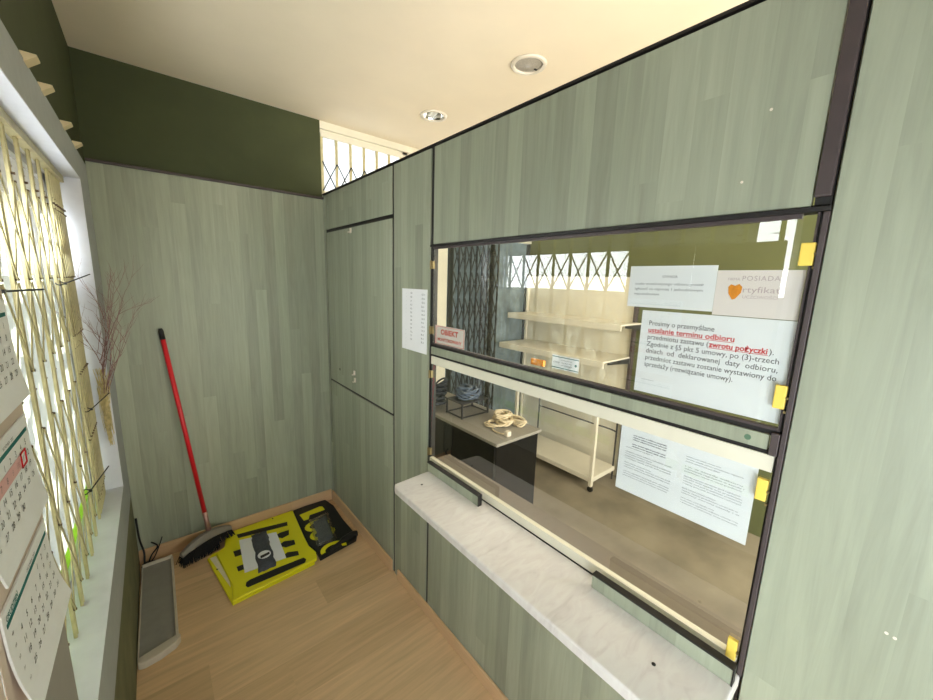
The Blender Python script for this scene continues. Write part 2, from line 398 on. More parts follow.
# black carcass seen in the joints
bm = NB()
X0, X1 = XW+.006, XW+.03
for y0, y1 in ((.128, .151), (1.352, 1.370), (1.681, 1.704), (2.585, 2.610)):
    if y0 == .128: box(bm, (X0, y0, 0), (X1, .139, 1.80)); box(bm, (X0, y0, 1.80), (X1, y1, 2.19))
    else: box(bm, (X0, y0, 0), (X1, y1, 2.188))
box(bm, (X0, .13, 1.79), (X1, 1.36, 1.803)); box(bm, (X0, .13, 1.362), (X1, 1.36, 1.374)); box(bm, (X0, .13, 1.32), (X1, 1.36, 1.332))
box(bm, (X0, .13, .785), (X1, 1.36, .812)); box(bm, (X0, 1.69, 1.940), (X1, 2.6, 1.963)); box(bm, (X0, 1.69, .930), (X1, 2.6, .956))
struct(obj('trim_2', bm, m_black))
# cream back boarding of the partition, shop side
bm = NB()
for a in ((YF, .128, 0, 2.62), (.165, 1.352, 1.803, 2.188), (1.368, 1.686, 0, 2.188), (.13, 1.352, 0, .785), (2.606, YB, 0, 2.188), (1.70, 2.592, 1.962, 2.188)):
    box(bm, (XW+T+.001, a[0], a[2]), (X1, a[1], a[3]))
struct(obj('trim_3', bm, m_cream))
struct(obj('trim_4', B((XW-.002, .132, 2.187), (X1, YB-.002, 2.1935)), m_black))          # top capping
struct(obj('trim_5', B((XW-.006, .129, 1.815), (XW+.004, .152, 2.1865)), m_brownblk, bevel=.002))    # wide dark strip right of the upper panel
struct(obj('trim_6', B((XW-.006, .126, 1.790), (XW+.004, 1.362, 1.799)), m_black, bevel=.001))     # head of the window
struct(obj('trim_7', B((XW-.006, .126, .81), (XW+.004, .1345, 1.789)), m_brownblk, bevel=.001))     # right upright of the window
struct(obj('trim_8', B((XW-.006, .1365, 1.324), (XW+.004, .150, 1.371)), m_brownblk, bevel=.001))
# door in the partition with its two leaves
d1 = struct(obj('door_1', B((XW, 1.702, .950), (XW+T, 2.588, 1.943)), m_pan_y, bevel=.001))
obj('lower_leaf', B((XW, 1.702, .004), (XW+T, 2.588, .936)), m_pan_y, d1, bevel=.001)
bm = NB()
for y, z in ((2.19, 1.925), (2.177, 1.075), (2.17, 1.03)):
    box(bm, (XW-.008, y-.007, z-.014), (XW-.0001, y+.007, z+.014)); box(bm, (XW-.02, y-.004, z-.014), (XW-.008, y+.004, z-.006))
obj('white_hook', bm, m_ringw, d1, bevel=.001)
bm = NB(); tube(bm, [(XW-.001, 2.42, 1.05), (XW+.001, 2.42, 1.05)], .008, 12); obj('keyhole', bm, m_blackpl, d1)
# skirting
struct(obj('baseboard_back', B((XL, 2.617, 0), (XW-.013, 2.6299, .085)), m_oak, bevel=.004))
struct(obj('baseboard_right', B((XW-.0125, YF, 0), (XW, 1.636, .06)), m_oak_y, bevel=.004))
struct(obj('baseboard_door', B((XW-.0125, 1.70, 0), (XW-.0002, 2.62, .075)), m_oak_y, bevel=.004))
# ---- the two panes of the partition
PX = .938
w1 = struct(obj('window_1', B((PX, .1395, 1.374), (PX+.005, 1.352, 1.79)), m_glass))
bm = NB(); box(bm, (PX-.004, .165, 1.782), (PX+.009, 1.352, 1.79)); box(bm, (PX-.004, .1395, 1.374), (PX+.009, .1435, 1.79)); box(bm, (PX-.004, .1435, 1.374), (PX+.009, 1.352, 1.380))
obj('window_frame', bm, m_brownblk, w1)
w2 = struct(obj('window_2', B((PX, .1395, .84), (PX+.005, 1.352, 1.288)), m_glass))
bm = NB(); box(bm, (PX-.006, .140, 1.287), (PX+.012, 1.352, 1.322)); box(bm, (PX-.006, .140, .811), (PX+.012, 1.352, .842))
obj('window_frame', bm, m_cream, w2)
def hinge(w, y0, y1, z0, z1):
    h = obj('yellow_hinge_cover', B((XW-.003, y0, z0), (PX-.0005, y1, z1)), m_yellow, w, bevel=.002)
    s = NB()
    for z in (z0-.004, (z0+z1)/2): tube(s, [(XW-.005, y0-.002, z), (XW+.002, y0-.002, z)], .0025, 8)
    obj('screw', s, m_brass, h)
hinge(w1, .137, .158, 1.696, 1.737); hinge(w1, .139, .158, 1.421, 1.468)
hinge(w2, .141, .160, 1.223, 1.27); hinge(w2, .142, .161, .833, .882)
for wdw, z in ((w1, 1.716), (w1, 1.438), (w2, 1.24), (w2, .872)):
    b_ = NB(); box(b_, (XW-.004, 1.343, z-.016), (PX-.0005, 1.354, z+.016)); tube(b_, [(XW-.006, 1.354, z-.018), (XW-.006, 1.354, z+.018)], .004, 8)
    obj('brass_hinge', b_, m_brass, wdw)
# left window: glass, film
w3 = struct(obj('window_3', B((XO-.03, WY0, WZ0), (XO-.025, WY1, WZ1)), m_glass))
bm = NB()
box(bm, (XO-.045, WY0, WZ0), (XO-.01, WY1, WZ0+.012)); box(bm, (XO-.045, WY0, WZ1-.03), (XO-.01, WY1, WZ1))
for y in (WY0, WY1-.035): box(bm, (XO-.045, y, WZ0), (XO-.01, y+.035, WZ1))
obj('window_frame', bm, m_white, w3)
fx0, fx1 = XO-.0245, XO-.0235
fl = obj('white_film', B((fx0, .53, 1.86), (fx1, WY1-.035, WZ1-.03)), m_frost_white, w3)
obj('pale_green_film', B((fx0, WY0+.035, .705), (fx1, WY1-.035, 1.625)), m_frost_green, w3)
obj('lime_film', B((fx0, WY0+.035, WZ0+.012), (fx1, WY1-.035, .705)), m_frost_lime, w3)

# ================================================================ OBJECTS IN THE VESTIBULE
# --- counter shelf
cnt = NB()
prism(cnt, [(.700, .128), (.700, 1.262), (.712, 1.288), (.93, 1.300), (.93, .128)], .78, .81)
cs = obj('counter_shelf', cnt, m_marble, bevel=.006, seg=3)
tag(cs, 'long narrow marble-look counter shelf under the sliding service window', 'counter shelf')
bm = NB(); box(bm, (.80, 1.20, .745), (XW, 1.215, .78)); box(bm, (.9, 1.20, .70), (XW, 1.215, .745))
obj('black_bracket', bm, m_black, cs)
bm = NB(); box(bm, (.80, .45, .745), (XW, .465, .78)); box(bm, (.9, .45, .70), (XW, .465, .745)); obj('black_bracket', bm, m_black, cs)
for p in ((.80, 1.215), (.8, .26)):
    bm = NB(); tube(bm, [(p[0], p[1], .8098), (p[0], p[1], .8112)], .0045, 12); obj('screw_cap', bm, m_blackpl, cs)
for (y0, y1, lab) in ((.957, 1.298, 'short green laminate strip standing on the far end of the counter shelf'), (.135, .471, 'green laminate strip standing on the near end of the counter, below the yellow hinge covers')):
    s = obj('laminate_strip', B((.884, y0, .8105), (.899, y1, .850)), m_pan_h)
    tag(s, lab, 'guide strip')
    bm = NB(); box(bm, (.882, y0-.003, .8505), (.901, y1, .856)); box(bm, (.882, (y0-.003), .8105), (.901, y0-.0004, .8505))
    obj('black_edging', bm, m_black, s)

# --- paper notices (behind the panes)
GX = PX+.0065     # room-facing side of papers on the back of the panes
RX, UZ = (0, -1, 0), (0, 0, 1)
def sheet(name, y0, y1, z0, z1, mat, x=GX, rot=0):
    return obj(name, B((x, min(y0, y1), z0), (x+.0006, max(y0, y1), z1)), mat)
TX = GX-.0003
s = tag(sheet('paper_notice', .145, .443, 1.386, 1.5925, m_paper), 'large white notice with two red underlined lines on the upper pane', 'notice')
bk = NB(); rd = NB(); y = .424; zz = 1.557; st = .0172; sz = .0165
text_into(bk, 'Prosimy o przemyślane', (TX, y, zz), RX, UZ, sz, width=.142)
text_into(rd, 'ustalanie terminu odbioru', (TX, y, zz-st), RX, UZ, sz, bold=.0003, width=.182)
text_into(bk, 'przedmiotu zastawu (', (TX, y, zz-2*st), RX, UZ, sz, width=.135)
text_into(rd, 'zwrotu pożyczki', (TX, y-.137, zz-2*st), RX, UZ, sz, width=.105, bold=.0004)
text_into(bk, ').', (TX, y-.244, zz-2*st), RX, UZ, sz)
for i, l in enumerate(['Zgodnie z §5 pkt 5 umowy, po (3)-trzech', 'dniach  od  deklarowanej  daty  odbioru,', 'przedmiot zastawu zostanie wystawiony do']):
    text_into(bk, l, (TX, y, zz-(3+i)*st), RX, UZ, sz, width=.262)
text_into(bk, 'sprzedaży (rozwiązanie umowy).', (TX, y, zz-6*st), RX, UZ, sz, width=.19)
box(bk, (TX, .395, 1.419), (TX+.0001, .427, 1.4195))
box(rd, (TX, y-.182, zz-st-.0028), (TX+.0001, y, zz-st-.0018)); box(rd, (TX, y-.243, zz-2*st-.0028), (TX+.0001, y-.137, zz-2*st-.0018))
txt_obj('printed_text', bk, m_ink, s); txt_obj('red_text', rd, m_inkred, s)

s = tag(sheet('paper_notice', .291, .485, 1.600, 1.700, m_paper), 'small white notice headed UWAGA, left of the pinkish certificate on the upper pane', 'notice')
bk = NB()
text_into(bk, 'UWAGA', (TX, .388, 1.672), RX, UZ, .009, 'CENTER')
for i, l in enumerate(['osoba wcześniejszego odbioru proszę', 'zgłaszać co najmniej 1 jednodniowym', 'wyprzedzeniem']):
    text_into(bk, l, (TX, .470, 1.655-i*.0125), RX, UZ, .0085, width=.155 if i < 2 else .062)
txt_obj('printed_text', bk, m_inkgrey, s)

s = tag(sheet('certificate_sheet', .146, .2905, 1.594, 1.689, m_paperpink), 'pinkish certificate sheet with an orange heart-shaped emblem, upper right of the upper pane', 'certificate')
bk = NB()
text_into(bk, 'FIRMA', (TX, .270, 1.668), RX, UZ, .008); text_into(bk, 'POSIADA', (TX, .245, 1.668), RX, UZ, .014, spacing=1.15, width=.062)
text_into(bk, 'certyfikat', (TX, .262, 1.644), RX, UZ, .017, width=.082); text_into(bk, 'UCZCIWOŚCI', (TX, .240, 1.632), RX, UZ, .0085, width=.058)
txt_obj('printed_text', bk, m_inkpale, s)
hb = NB()
pts = [(.267, 1.655), (.262, 1.660), (.255, 1.657), (.248, 1.661), (.242, 1.655), (.243, 1.643), (.252, 1.630), (.257, 1.628), (.265, 1.640)]
f0 = [hb.verts.new((TX-.0004, a, b)) for a, b in pts]; f1 = [hb.verts.new((TX, a, b)) for a, b in pts]
hb.faces.new(f0); hb.faces.new(f1[::-1])
for i in range(len(pts)): hb.faces.new((f0[i], f0[(i+1) % 9], f1[(i+1) % 9], f1[i]))
obj('orange_emblem', hb, m_orange, s)

s = tag(sheet('paper_notice', .163, .464, 1.103, 1.286, m_paper), 'wide white sheet with two columns of fine print on the lower pane', 'notice')
bk = NB()
words = 'regulamin udzielania pozyczek pod zastaw rzeczy ruchomych oraz zasady zwrotu przedmiotu w terminie umowy i odbioru '.split()
random.seed(3)
def line(n):
    return ' '.join(random.choice(words) for _ in range(n))
for col, (yy, wd) in enumerate(((.447, .118), (.300, .118))):
    z = 1.270 if col == 0 else 1.262
    for i in range(20):
        z -= .0062
        if i in (3, 7, 12, 16): continue
        wdt = wd*(.72 if (col == 0 and i < 6) else random.choice((1, 1, .97, .6)))
        yo = yy-(wd-wdt)/2 if (col == 0 and i < 6) else yy
        text_into(bk, line(5), (TX, yo, z), RX, UZ, .0045, width=wdt, bold=.00015 if (col == 0 and i < 6) else 0)
txt_obj('printed_text', bk, m_inkgrey, s)

s = tag(sheet('monitoring_sign', 1.14, 1.342, 1.381, 1.461, m_paperpink), 'small sign with red lettering OBIEKT MONITOROWANY in the lower left corner of the upper pane', 'sign')
bk = NB(); text_into(bk, 'OBIEKT', (TX, 1.241, 1.425), RX, UZ, .031, 'CENTER', bold=.001, width=.12); text_into(bk, 'MONITOROWANY', (TX, 1.241, 1.396), RX, UZ, .0185, 'CENTER', bold=.0006, width=.165)
for a in ((1.336, 1.3385, 1.384, 1.458), (1.1425, 1.145, 1.384, 1.458), (1.1425, 1.3385, 1.3835, 1.385), (1.1425, 1.3385, 1.457, 1.4585)): box(bk, (TX, a[0], a[2]), (TX+.0001, a[1], a[3]))
txt_obj('red_lettering', bk, m_inkcoral, s)

s = tag(sheet('sticker', .612, .708, 1.393, 1.436, m_paper), 'little white sticker with two teal lines at the bottom of the upper pane', 'sticker')
bk = NB(); box(bk, (TX, .612, 1.430), (TX+.0001, .708, 1.4325)); box(bk, (TX, .612, 1.3965), (TX+.0001, .708, 1.399)); tube(bk, [(TX, .622, 1.414), (TX+.0002, .622, 1.414)], .004, 12)
txt_obj('teal_lines', bk, m_teal, s)
bk = NB(); 
for i in range(3): text_into(bk, line(3), (TX, .675, 1.4215-i*.008), RX, UZ, .005, width=.04)
text_into(bk, 'LOMBARD', (TX, .704, 1.412), RX, UZ, .006, width=.024)
txt_obj('printed_text', bk, m_ink, s)
s = obj('yellow_tag', B((GX, .742, 1.388), (GX+.012, .795, 1.408)), m_orange, bevel=.002); tag(s, 'small yellow tag on the bottom edge of the upper pane, left of the teal sticker', 'tag')
# plastic tape on upper right corner of the pane: crumpled clear foil
s = tag(obj('price_list', B((XW-.0012, 1.385, 1.322), (XW-.0002, 1.600, 1.611)), m_paper), 'white sheet with a faint list taped on the green panel left of the upper pane', 'notice')
bk = NB(); pk = NB(); TL = XW-.0015
box(pk, (TL, 1.49, 1.42), (TL+.0001, 1.50, 1.59))
for i in range(13):
    z = 1.588-i*.018
    text_into(bk, random.choice(['10 g', '585', '750', '333', '925', '20']), (TL, 1.525, z), RX, UZ, .011)
    text_into(bk, random.choice(['120 zl', '98 zl', '140 zl', '86 zl']), (TL, 1.432, z-.004), RX, UZ, .012)
    text_into(bk, random.choice(['a', 'ii', 'o']), (TL, 1.565, z-.05 if i > 6 else z), RX, UZ, .006)
txt_obj('printed_text', bk, m_inkgrey, s)

# --- red broom leaning against the back panelling
br = empty('broom', 'red-handled broom with black bristles leaning on the back panelling', 'broom', loc=(.14, 2.53, 0))
def rel(o, root=br):
    o.matrix_parent_inverse = Matrix.Translation(-root.location); return o
top, bot = Vector((.022, 2.612, 1.345)), Vector((.142, 2.530, .135))
ax = (bot-top).normalized()
bm = NB(); tube(bm, [top+ax*.03, top+ax*1.11], .0115, 14); rel(obj('handle', bm, m_red, br, smooth=True))
bm = NB(); tube(bm, [top-ax*.005, top+ax*.01, top+ax*.055], [.008, .0125, .0125], 14); rel(obj('handle_cap', bm, m_blackpl, br, smooth=True))
bm = NB(); tube(bm, [top+ax*1.10, top+ax*1.16, bot], [.0135, .0125, .015], 14); rel(obj('collar', bm, m_redsilver, br, smooth=True))
d = Vector((.86, .40, 0)).normalized(); nn = Vector((-d.y, d.x, 0))
c0 = Vector((.128, 2.512, 0))
bm = NB()       # arched plastic block: sections along d
secs = []
for i in range(13):
    t = -1+2*i/12; hw = .026*(1-.35*t*t); h0 = .095-.03*t*t; h1 = .135-.045*t*t
    c = c0+d*t*.142
    secs.append([bm.verts.new(c+nn*a+Vector((0, 0, z))) for a, z in ((-hw, h0), (-hw, h0+.012), (-hw*.5, h1), (hw*.5, h1), (hw, h0+.012), (hw, h0))])
for a, b in zip(secs, secs[1:]):
    for k in range(6): bm.faces.new((a[k], a[(k+1) % 6], b[(k+1) % 6], b[k]))
bm.faces.new(secs[0]); bm.faces.new(secs[-1][::-1])
rel(obj('brush_block', bm, m_greypl, br, bevel=.002))
bm = NB(); random.seed(5)
for i in range(60):
    for j in range(5):
        t = -1+2*i/59; q = (j-2)/2
        p = c0+d*t*.136+nn*q*.019; p.z = .1-.03*t*t
        e = c0+d*t*(.150+random.uniform(-.006, .006))+nn*(q*.032+random.uniform(-.004, .004)); e.z = .004+.012*t*t if e.x < .19 else .036
        tube(bm, [p, e], [.0028, .0022], 4)
rel(obj('bristles', bm, m_bristle, br))

# --- folded banner on the floor
ban = empty('folded_banner', 'folded yellow and black vinyl banner with large letters lying on the floor', 'banner', loc=(.5, 2.3, 0))
def relb(o): o.matrix_parent_inverse = Matrix.Translation(-ban.location); return o
def wavy(bm, pts, z0, z1, amp=.003, cuts=5, seed=1):
    """soft folded slab: outline grid in xy with gentle undulation"""
    prism(bm, pts, z0, z1)
    return bm
low = [(.115, 2.43), (.145, 2.462), (.205, 2.468), (.228, 2.612), (.632, 2.612), (.62, 2.47), (.602, 2.30), (.596, 2.02), (.178, 1.983)]
bm = NB(); prism(bm, low, .002, .013); relb(obj('yellow_lower_fold', bm, m_banyel, ban, bevel=.004, seg=3))
upp = [(.195, 2.105), (.178, 1.984), (.598, 2.022), (.612, 2.03), (.625, 2.09), (.608, 2.17), (.612, 2.28), (.634, 2.607), (.43, 2.605), (.232, 2.600), (.207, 2.462), (.160, 2.43)]
bm = NB(); prism(bm, upp, .0145, .030); relb(obj('yellow_upper_fold', bm, m_banyel, ban, bevel=.005, seg=3))
bm = NB(); prism(bm, [(.128, 2.425), (.158, 2.425), (.190, 2.17), (.188, 2.11)], .0125, .0142); relb(obj('pale_underside', bm, m_bancream, ban))
blk = [(.636, 2.606), (.72, 2.612), (.862, 2.606), (.884, 2.50), (.876, 2.30), (.882, 2.085), (.865, 2.062), (.628, 2.026), (.630, 2.09), (.611, 2.17), (.614, 2.28)]
bm = NB(); prism(bm, blk, .002, .028); relb(obj('black_section', bm, m_banblk, ban, bevel=.006, seg=3))
# rolled front edge of the black part and folded corner
bm = NB(); tube(bm, spline([(.70, 2.05, .03), (.77, 2.075, .034), (.85, 2.10, .034), (.888, 2.10, .030)], 5), [.012]*6+[.020]*8+[.018]*2, 10)
relb(obj('rolled_edge', bm, m_banblk, ban, smooth=True))
bm = NB(); tube(bm, spline([(.20, 1.995, .024), (.40, 2.005, .026), (.60, 2.030, .026)], 6), .0075, 8); relb(obj('front_hem', bm, m_banyel, ban, smooth=True))
ZL = .0302
def flat(bm, pts, z=ZL, t=.0005): return prism(bm, pts, z, z+t)
bm = NB()
flat(bm, [(.282, 2.543), (.40, 2.525), (.567, 2.49), (.559, 2.447), (.41, 2.475), (.285, 2.500)])
flat(bm, [(.46, 2.385), (.50, 2.400), (.553, 2.396), (.541, 2.346), (.499, 2.335)])
flat(bm, [(.46, 2.28), (.50, 2.298), (.553, 2.275), (.547, 2.228), (.493, 2.235)])
flat(bm, [(.455, 2.17), (.49, 2.185), (.542, 2.160), (.537, 2.120), (.471, 2.139)])
flat(bm, [(.240, 2.384), (.285, 2.381), (.284, 2.324), (.242, 2.327)]); flat(bm, [(.235, 2.233), (.272, 2.233), (.272, 2.188), (.236, 2.189)])
flat(bm, [(.249, 2.052), (.256, 2.077), (.274, 2.086), (.40, 2.088), (.551, 2.083), (.560, 2.060), (.546, 2.036), (.40, 2.034), (.256, 2.034)])
relb(obj('black_letters', bm, m_banblk, ban))
bm = NB(); ZK = .0282
flat(bm, [(.655, 2.522), (.80, 2.540), (.815, 2.526), (.815, 2.480), (.79, 2.478), (.71, 2.478), (.690, 2.437), (.660, 2.439)], ZK)
def ring(bm, cx, cy, rx, ry, w, a0, a1, z, n=18):
    o_, i_ = [], []
    for k in range(n+1):
        a = math.radians(a0+(a1-a0)*k/n)
        o_.append((cx+rx*math.cos(a), cy+ry*math.sin(a))); i_.append((cx+(rx-w)*math.cos(a), cy+(ry-w)*math.sin(a)))
    for k in range(n): flat(bm, [o_[k], o_[k+1], i_[k+1], i_[k]], z)
ring(bm, .715, 2.34, .078, .060, .030, 0, 360, ZK); ring(bm, .715, 2.235, .078, .060, .030, 100, 400, ZK)
ring(bm, .72, 2.055, .078, .062, .028, -20, 190, ZK+.001)
relb(obj('yellow_letters', bm, m_banyel, ban))
bm = NB()
for p in ((.50, 2.585), (.15, 2.30), (.25, 2.585)): tube(bm, [(p[0], p[1], .0300 if p[0] > .2 else .0132), (p[0], p[1], .0312 if p[0] > .2 else .0142)], .005, 10)
relb(obj('eyelet', bm, m_blackpl, ban))
# sheet of paper and two packets on the banner
bm = NB(); prism(bm, [(.285, 2.474), (.484, 2.420), (.472, 2.140), (.262, 2.155)], .0309, .0316)
ps = tag(obj('paper_sheet', bm, m_paper), 'plain white sheet of paper lying on the yellow banner', 'paper')
def packet(name, pts, z0, z1, mat, seed, nx=7, ny=14):
    """crumpled soft packet over a quad (a, b, c, d)"""
    rnd = random.Random(seed); a, b, c, d_ = [Vector((p[0], p[1], 0)) for p in pts]; bm = NB(); g1, g0 = [], []
    for j in range(ny+1):
        r1, r0_ = [], []
        for i in range(nx+1):
            u, v = i/nx, j/ny; p = (a*(1-u)+b*u)*(1-v)+(d_*(1-u)+c*u)*v
            e = min(u, 1-u, v*1.6, (1-v)*1.6)*4; e = min(1, e)**.5
            jx, jy = (rnd.uniform(-.004, .004), rnd.uniform(-.004, .004))
            r1.append(bm.verts.new((p.x+jx, p.y+jy, z0+.002+(z1-z0)*e*rnd.uniform(.75, 1.1)))); r0_.append(bm.verts.new((p.x+jx, p.y+jy, z0)))
        g1.append(r1); g0.append(r0_)
    for j in range(ny):
        for i in range(nx):
            bm.faces.new((g1[j][i], g1[j][i+1], g1[j+1][i+1], g1[j+1][i])); bm.faces.new((g0[j][i], g0[j+1][i], g0[j+1][i+1], g0[j][i+1]))
    for j in range(ny):
        for i in (0, nx): bm.faces.new((g1[j][i], g1[j+1][i], g0[j+1][i], g0[j][i]))
    for i in range(nx):
        for j in (0, ny): bm.faces.new((g1[j][i], g1[j][i+1], g0[j][i+1], g0[j][i]))
    return obj(name, bm, mat, smooth=True)
pk = packet('folded_cloth', [(.352, 2.478), (.437, 2.468), (.412, 2.110), (.322, 2.105)], .0318, .050, m_darkgreycloth, 4)
tag(pk, 'dark grey folded cloth with a white label on the white paper sheet', 'cloth')
bm = NB(); ring(bm, .373, 2.215, .034, .036, .0335, 0, 360, .0535); obj('label_sticker', bm, m_paper, pk)
bm = NB(); flat(bm, [(.350, 2.190), (.398, 2.200), (.402, 2.222), (.352, 2.214)], .0541); obj('black_print', bm, m_blackpl, pk)
m_bag = glass_mat('clear_plastic', (.86, .86, .84, 1), 1.6, .25)
pb = packet('plastic_pouch', [(.690, 2.42), (.820, 2.436), (.765, 2.115), (.640, 2.125)], .0300, .046, m_bag, 8)
tag(pb, 'clear plastic pouch with a grey cloth on the black end of the banner', 'pouch')
pk2 = packet('cloth_content', [(.706, 2.385), (.795, 2.395), (.752, 2.150), (.660, 2.140)], .0320, .041, m_darkgreycloth, 9); pk2.parent = pb

# --- loose sill board on the floor by the left wall
sb = empty('sill_board', 'grey plastic window sill board with cream edges lying along the left wall', 'sill board', loc=(-.11, 2.2, 0))
def rels(o): o.matrix_parent_inverse = Matrix.Translation(-sb.location); return o
bm = NB(); prism(bm, [(-.170, 2.545), (-.042, 2.548), (-.045, 1.905), (-.180, 1.888)], .004, .022); rels(obj('board', bm, m_board, sb, bevel=.002))
bm = NB()
quadbar(bm, (-.042, 2.548, .018), (-.045, 1.905, .018), (0, 0, 1), .034, .010)
quadbar(bm, (-.172, 2.545, .022), (-.180, 1.89, .022), (0, 0, 1), .012, .005)
quadbar(bm, (-.172, 2.550, .020), (-.040, 2.553, .020), (0, 0, 1), .036, .010)
rels(obj('raised_edge', bm, m_boardedge, sb, bevel=.002))
bm = NB(); prism(bm, [(-.182, 1.888), (-.045, 1.930), (-.034, 1.926), (-.034, 1.905), (-.052, 1.880), (-.105, 1.858), (-.160, 1.850), (-.180, 1.858)], .001, .034)
rels(obj('end_cap', bm, m_boardedge, sb, bevel=.004, seg=3))
# --- black cable scrap in the corner
bm = NB()
tube(bm, spline([(-.15, 2.585, .006), (-.13, 2.60, .05), (-.10, 2.606, .09), (-.125, 2.60, .13)], 6), .004, 6)
tube(bm, spline([(-.165, 2.57, .006), (-.16, 2.60, .08), (-.172, 2.60, .17), (-.176, 2.60, .30)], 6), .005, 6)
tube(bm, spline([(-.155, 2.575, .006), (-.12, 2.60, .03), (-.09, 2.60, .10), (-.075, 2.605, .14)], 6), .003, 6)
tube(bm, spline([(-.175, 2.56, .012), (-.145, 2.57, .016), (-.12, 2.585, .012), (-.15, 2.60, .010), (-.17, 2.58, .015)], 6), .009, 8)
tag(obj('cable_scrap', bm, m_blackpl, smooth=True), 'tangle of black cable in the dark corner behind the sill board', 'cable')

# --- collapsible gate in the left window
XG = -.245
gt = empty('collapsible_gate', 'cream collapsible scissor gate in front of the left window', 'security gate', loc=(XG, 1.3, WZ0))
def relg(o): o.matrix_parent_inverse = Matrix.Translation(-gt.location); return o
barsy = [.430+.134*k for k in range(13)] + [2.085, 2.125, 2.160, 2.190, 2.217, 2.242, 2.265]
random.seed(11)
topz = 1.995
relg(obj('head_track', B((XG-.012, WY0+.005, 1.9955), (XG+.012, WY1-.005, WZ1-.0005)), m_gate, gt))
for i, y in enumerate(barsy):
    bm = NB(); b0 = .637
    for s in (-1, 1):
        box(bm, (XG-.003, y+s*.0075-.002, b0), (XG+.003, y+s*.0075+.002, topz))
    box(bm, (XG-.0045, y-.0095, b0), (XG-.003, y+.0095, topz))
    for z in (1.88, 1.86, 1.62, 1.40, 1.25, .98, .72):
        n0 = len(bm.faces); tube(bm, [(XG-.004, y, z), (XG+.0095, y, z)], .0035, 8); bm.faces.ensure_lookup_table()
        for f in bm.faces[n0:]: f.material_index = 1
    for z in (1.90, 1.345, .70): box(bm, (XG-.004, y+.007, z), (XG+.002, y+.030, z+.004), 1)
    relg(obj('vertical_bar', bm, [m_gate, m_gateedge], gt, bevel=.001, seg=1))
tiers = [(1.62, 1.86, 'X'), (1.40, 1.61, 'X'), (.985, 1.25, 'X'), (.72, .975, 'X')]
for i in range(len(barsy)-1):
    y0, y1 = barsy[i], barsy[i+1]
    bm = NB()
    for k, (z0, z1, _) in enumerate(tiers):
        quadbar(bm, (XG+.0045, y0, z0), (XG+.0045, y1, z1), (0, 1, 0), .010, .002)
        quadbar(bm, (XG+.0070, y0, z1), (XG+.0070, y1, z0), (0, 1, 0), .010, .002)
        if k == 1: relg(obj('upper_scissor_links', bm, m_gate, gt)); bm = NB()
    relg(obj('lower_scissor_links', bm, m_gate, gt))
for n_, (p, q, lab) in enumerate((((-.225, 1.16, 1.60), (-.19, 1.30, 1.60), 'black cable tie beside the upper calendar pad'),
                  ((-.225, 1.90, 1.60), (-.185, 2.18, 1.632), 'black cable tie sticking out of the gate at eye level'),
                  ((-.225, 2.06, 1.10), (-.18, 2.22, 1.12), 'black cable tie sticking out beside the dry twigs'),
                  ((-.229, 1.80, .87), (-.19, 1.96, .885), 'black cable tie sticking out low on the gate'))):
    bm = NB(); tube(bm, [p, q], .0022, 6); 
    a = Vector(p); tube(bm, spline([a, a+Vector((-.014, .006, .006)), a+Vector((-.022, -.006, .0)), a+Vector((-.012, -.012, -.006)), a], 5), .002, 6)
    box(bm, (p[0]-.004, p[1]-.005, p[2]-.004), (p[0]+.004, p[1]+.005, p[2]+.004))
    tag(obj('cable_tie', bm, m_blackpl), lab, 'cable tie', 'cable ties on the window gate')
# --- dry twig bunch behind the far end of the gate
tw = empty('twig_bunch', 'bunch of dry twigs stuck behind the far end of the gate', 'dried twigs', loc=(-.21, 2.25, 1.0))
random.seed(21)
bm = NB()
def twig(bm, p, dirv, L, r, depth):
    pts = [Vector(p)]; d_ = Vector(dirv).normalized()
    for k in range(5):
        d_ = (d_+Vector((random.uniform(-.16, .16), random.uniform(-.12, .12), random.uniform(-.10, .14)))).normalized()
        pn = pts[-1]+d_*L/5; pn.y = min(pn.y, 2.60)
        if pn.y > 2.30: pn.x = max(pn.x, -.175)
        pts.append(pn)
        if depth and k > 0 and random.random() < .8:
            s = (d_+Vector((random.uniform(-.7, .7), random.uniform(-.4, .4), random.uniform(-.1, .5)))).normalized()
            twig(bm, pn, s, L*random.uniform(.35, .55), r*.6, depth-1)
    tube(bm, pts, [r*(1-.13*k) for k in range(6)], 4)
for k in range(13):
    twig(bm, (-.192+random.uniform(-.012, .008), 2.262+random.uniform(-.02, .02), 1.06+random.uniform(0, .22)), (random.uniform(.06, .26), random.uniform(-.22, .0), 1), random.uniform(.24, .34), .0021, 2)
o = obj('twigs', bm, m_twig, tw); o.matrix_parent_inverse = Matrix.Translation(-tw.location)
bm = NB()
for k in range(70):
    a = random.uniform(0, 6.28); r = random.uniform(0, .016); x, y = -.200+r*math.cos(a), 2.268+r*math.sin(a)
    z0 = random.uniform(.86, .98)
    tube(bm, spline([(x, y, z0), (x+random.uniform(-.01, .01), y-.01, z0+.12), (x+random.uniform(-.02, .02), y+random.uniform(-.03, .02), z0+.25)], 4), .0012, 4)
o = obj('straw', bm, m_straw, tw); o.matrix_parent_inverse = Matrix.Translation(-tw.location)

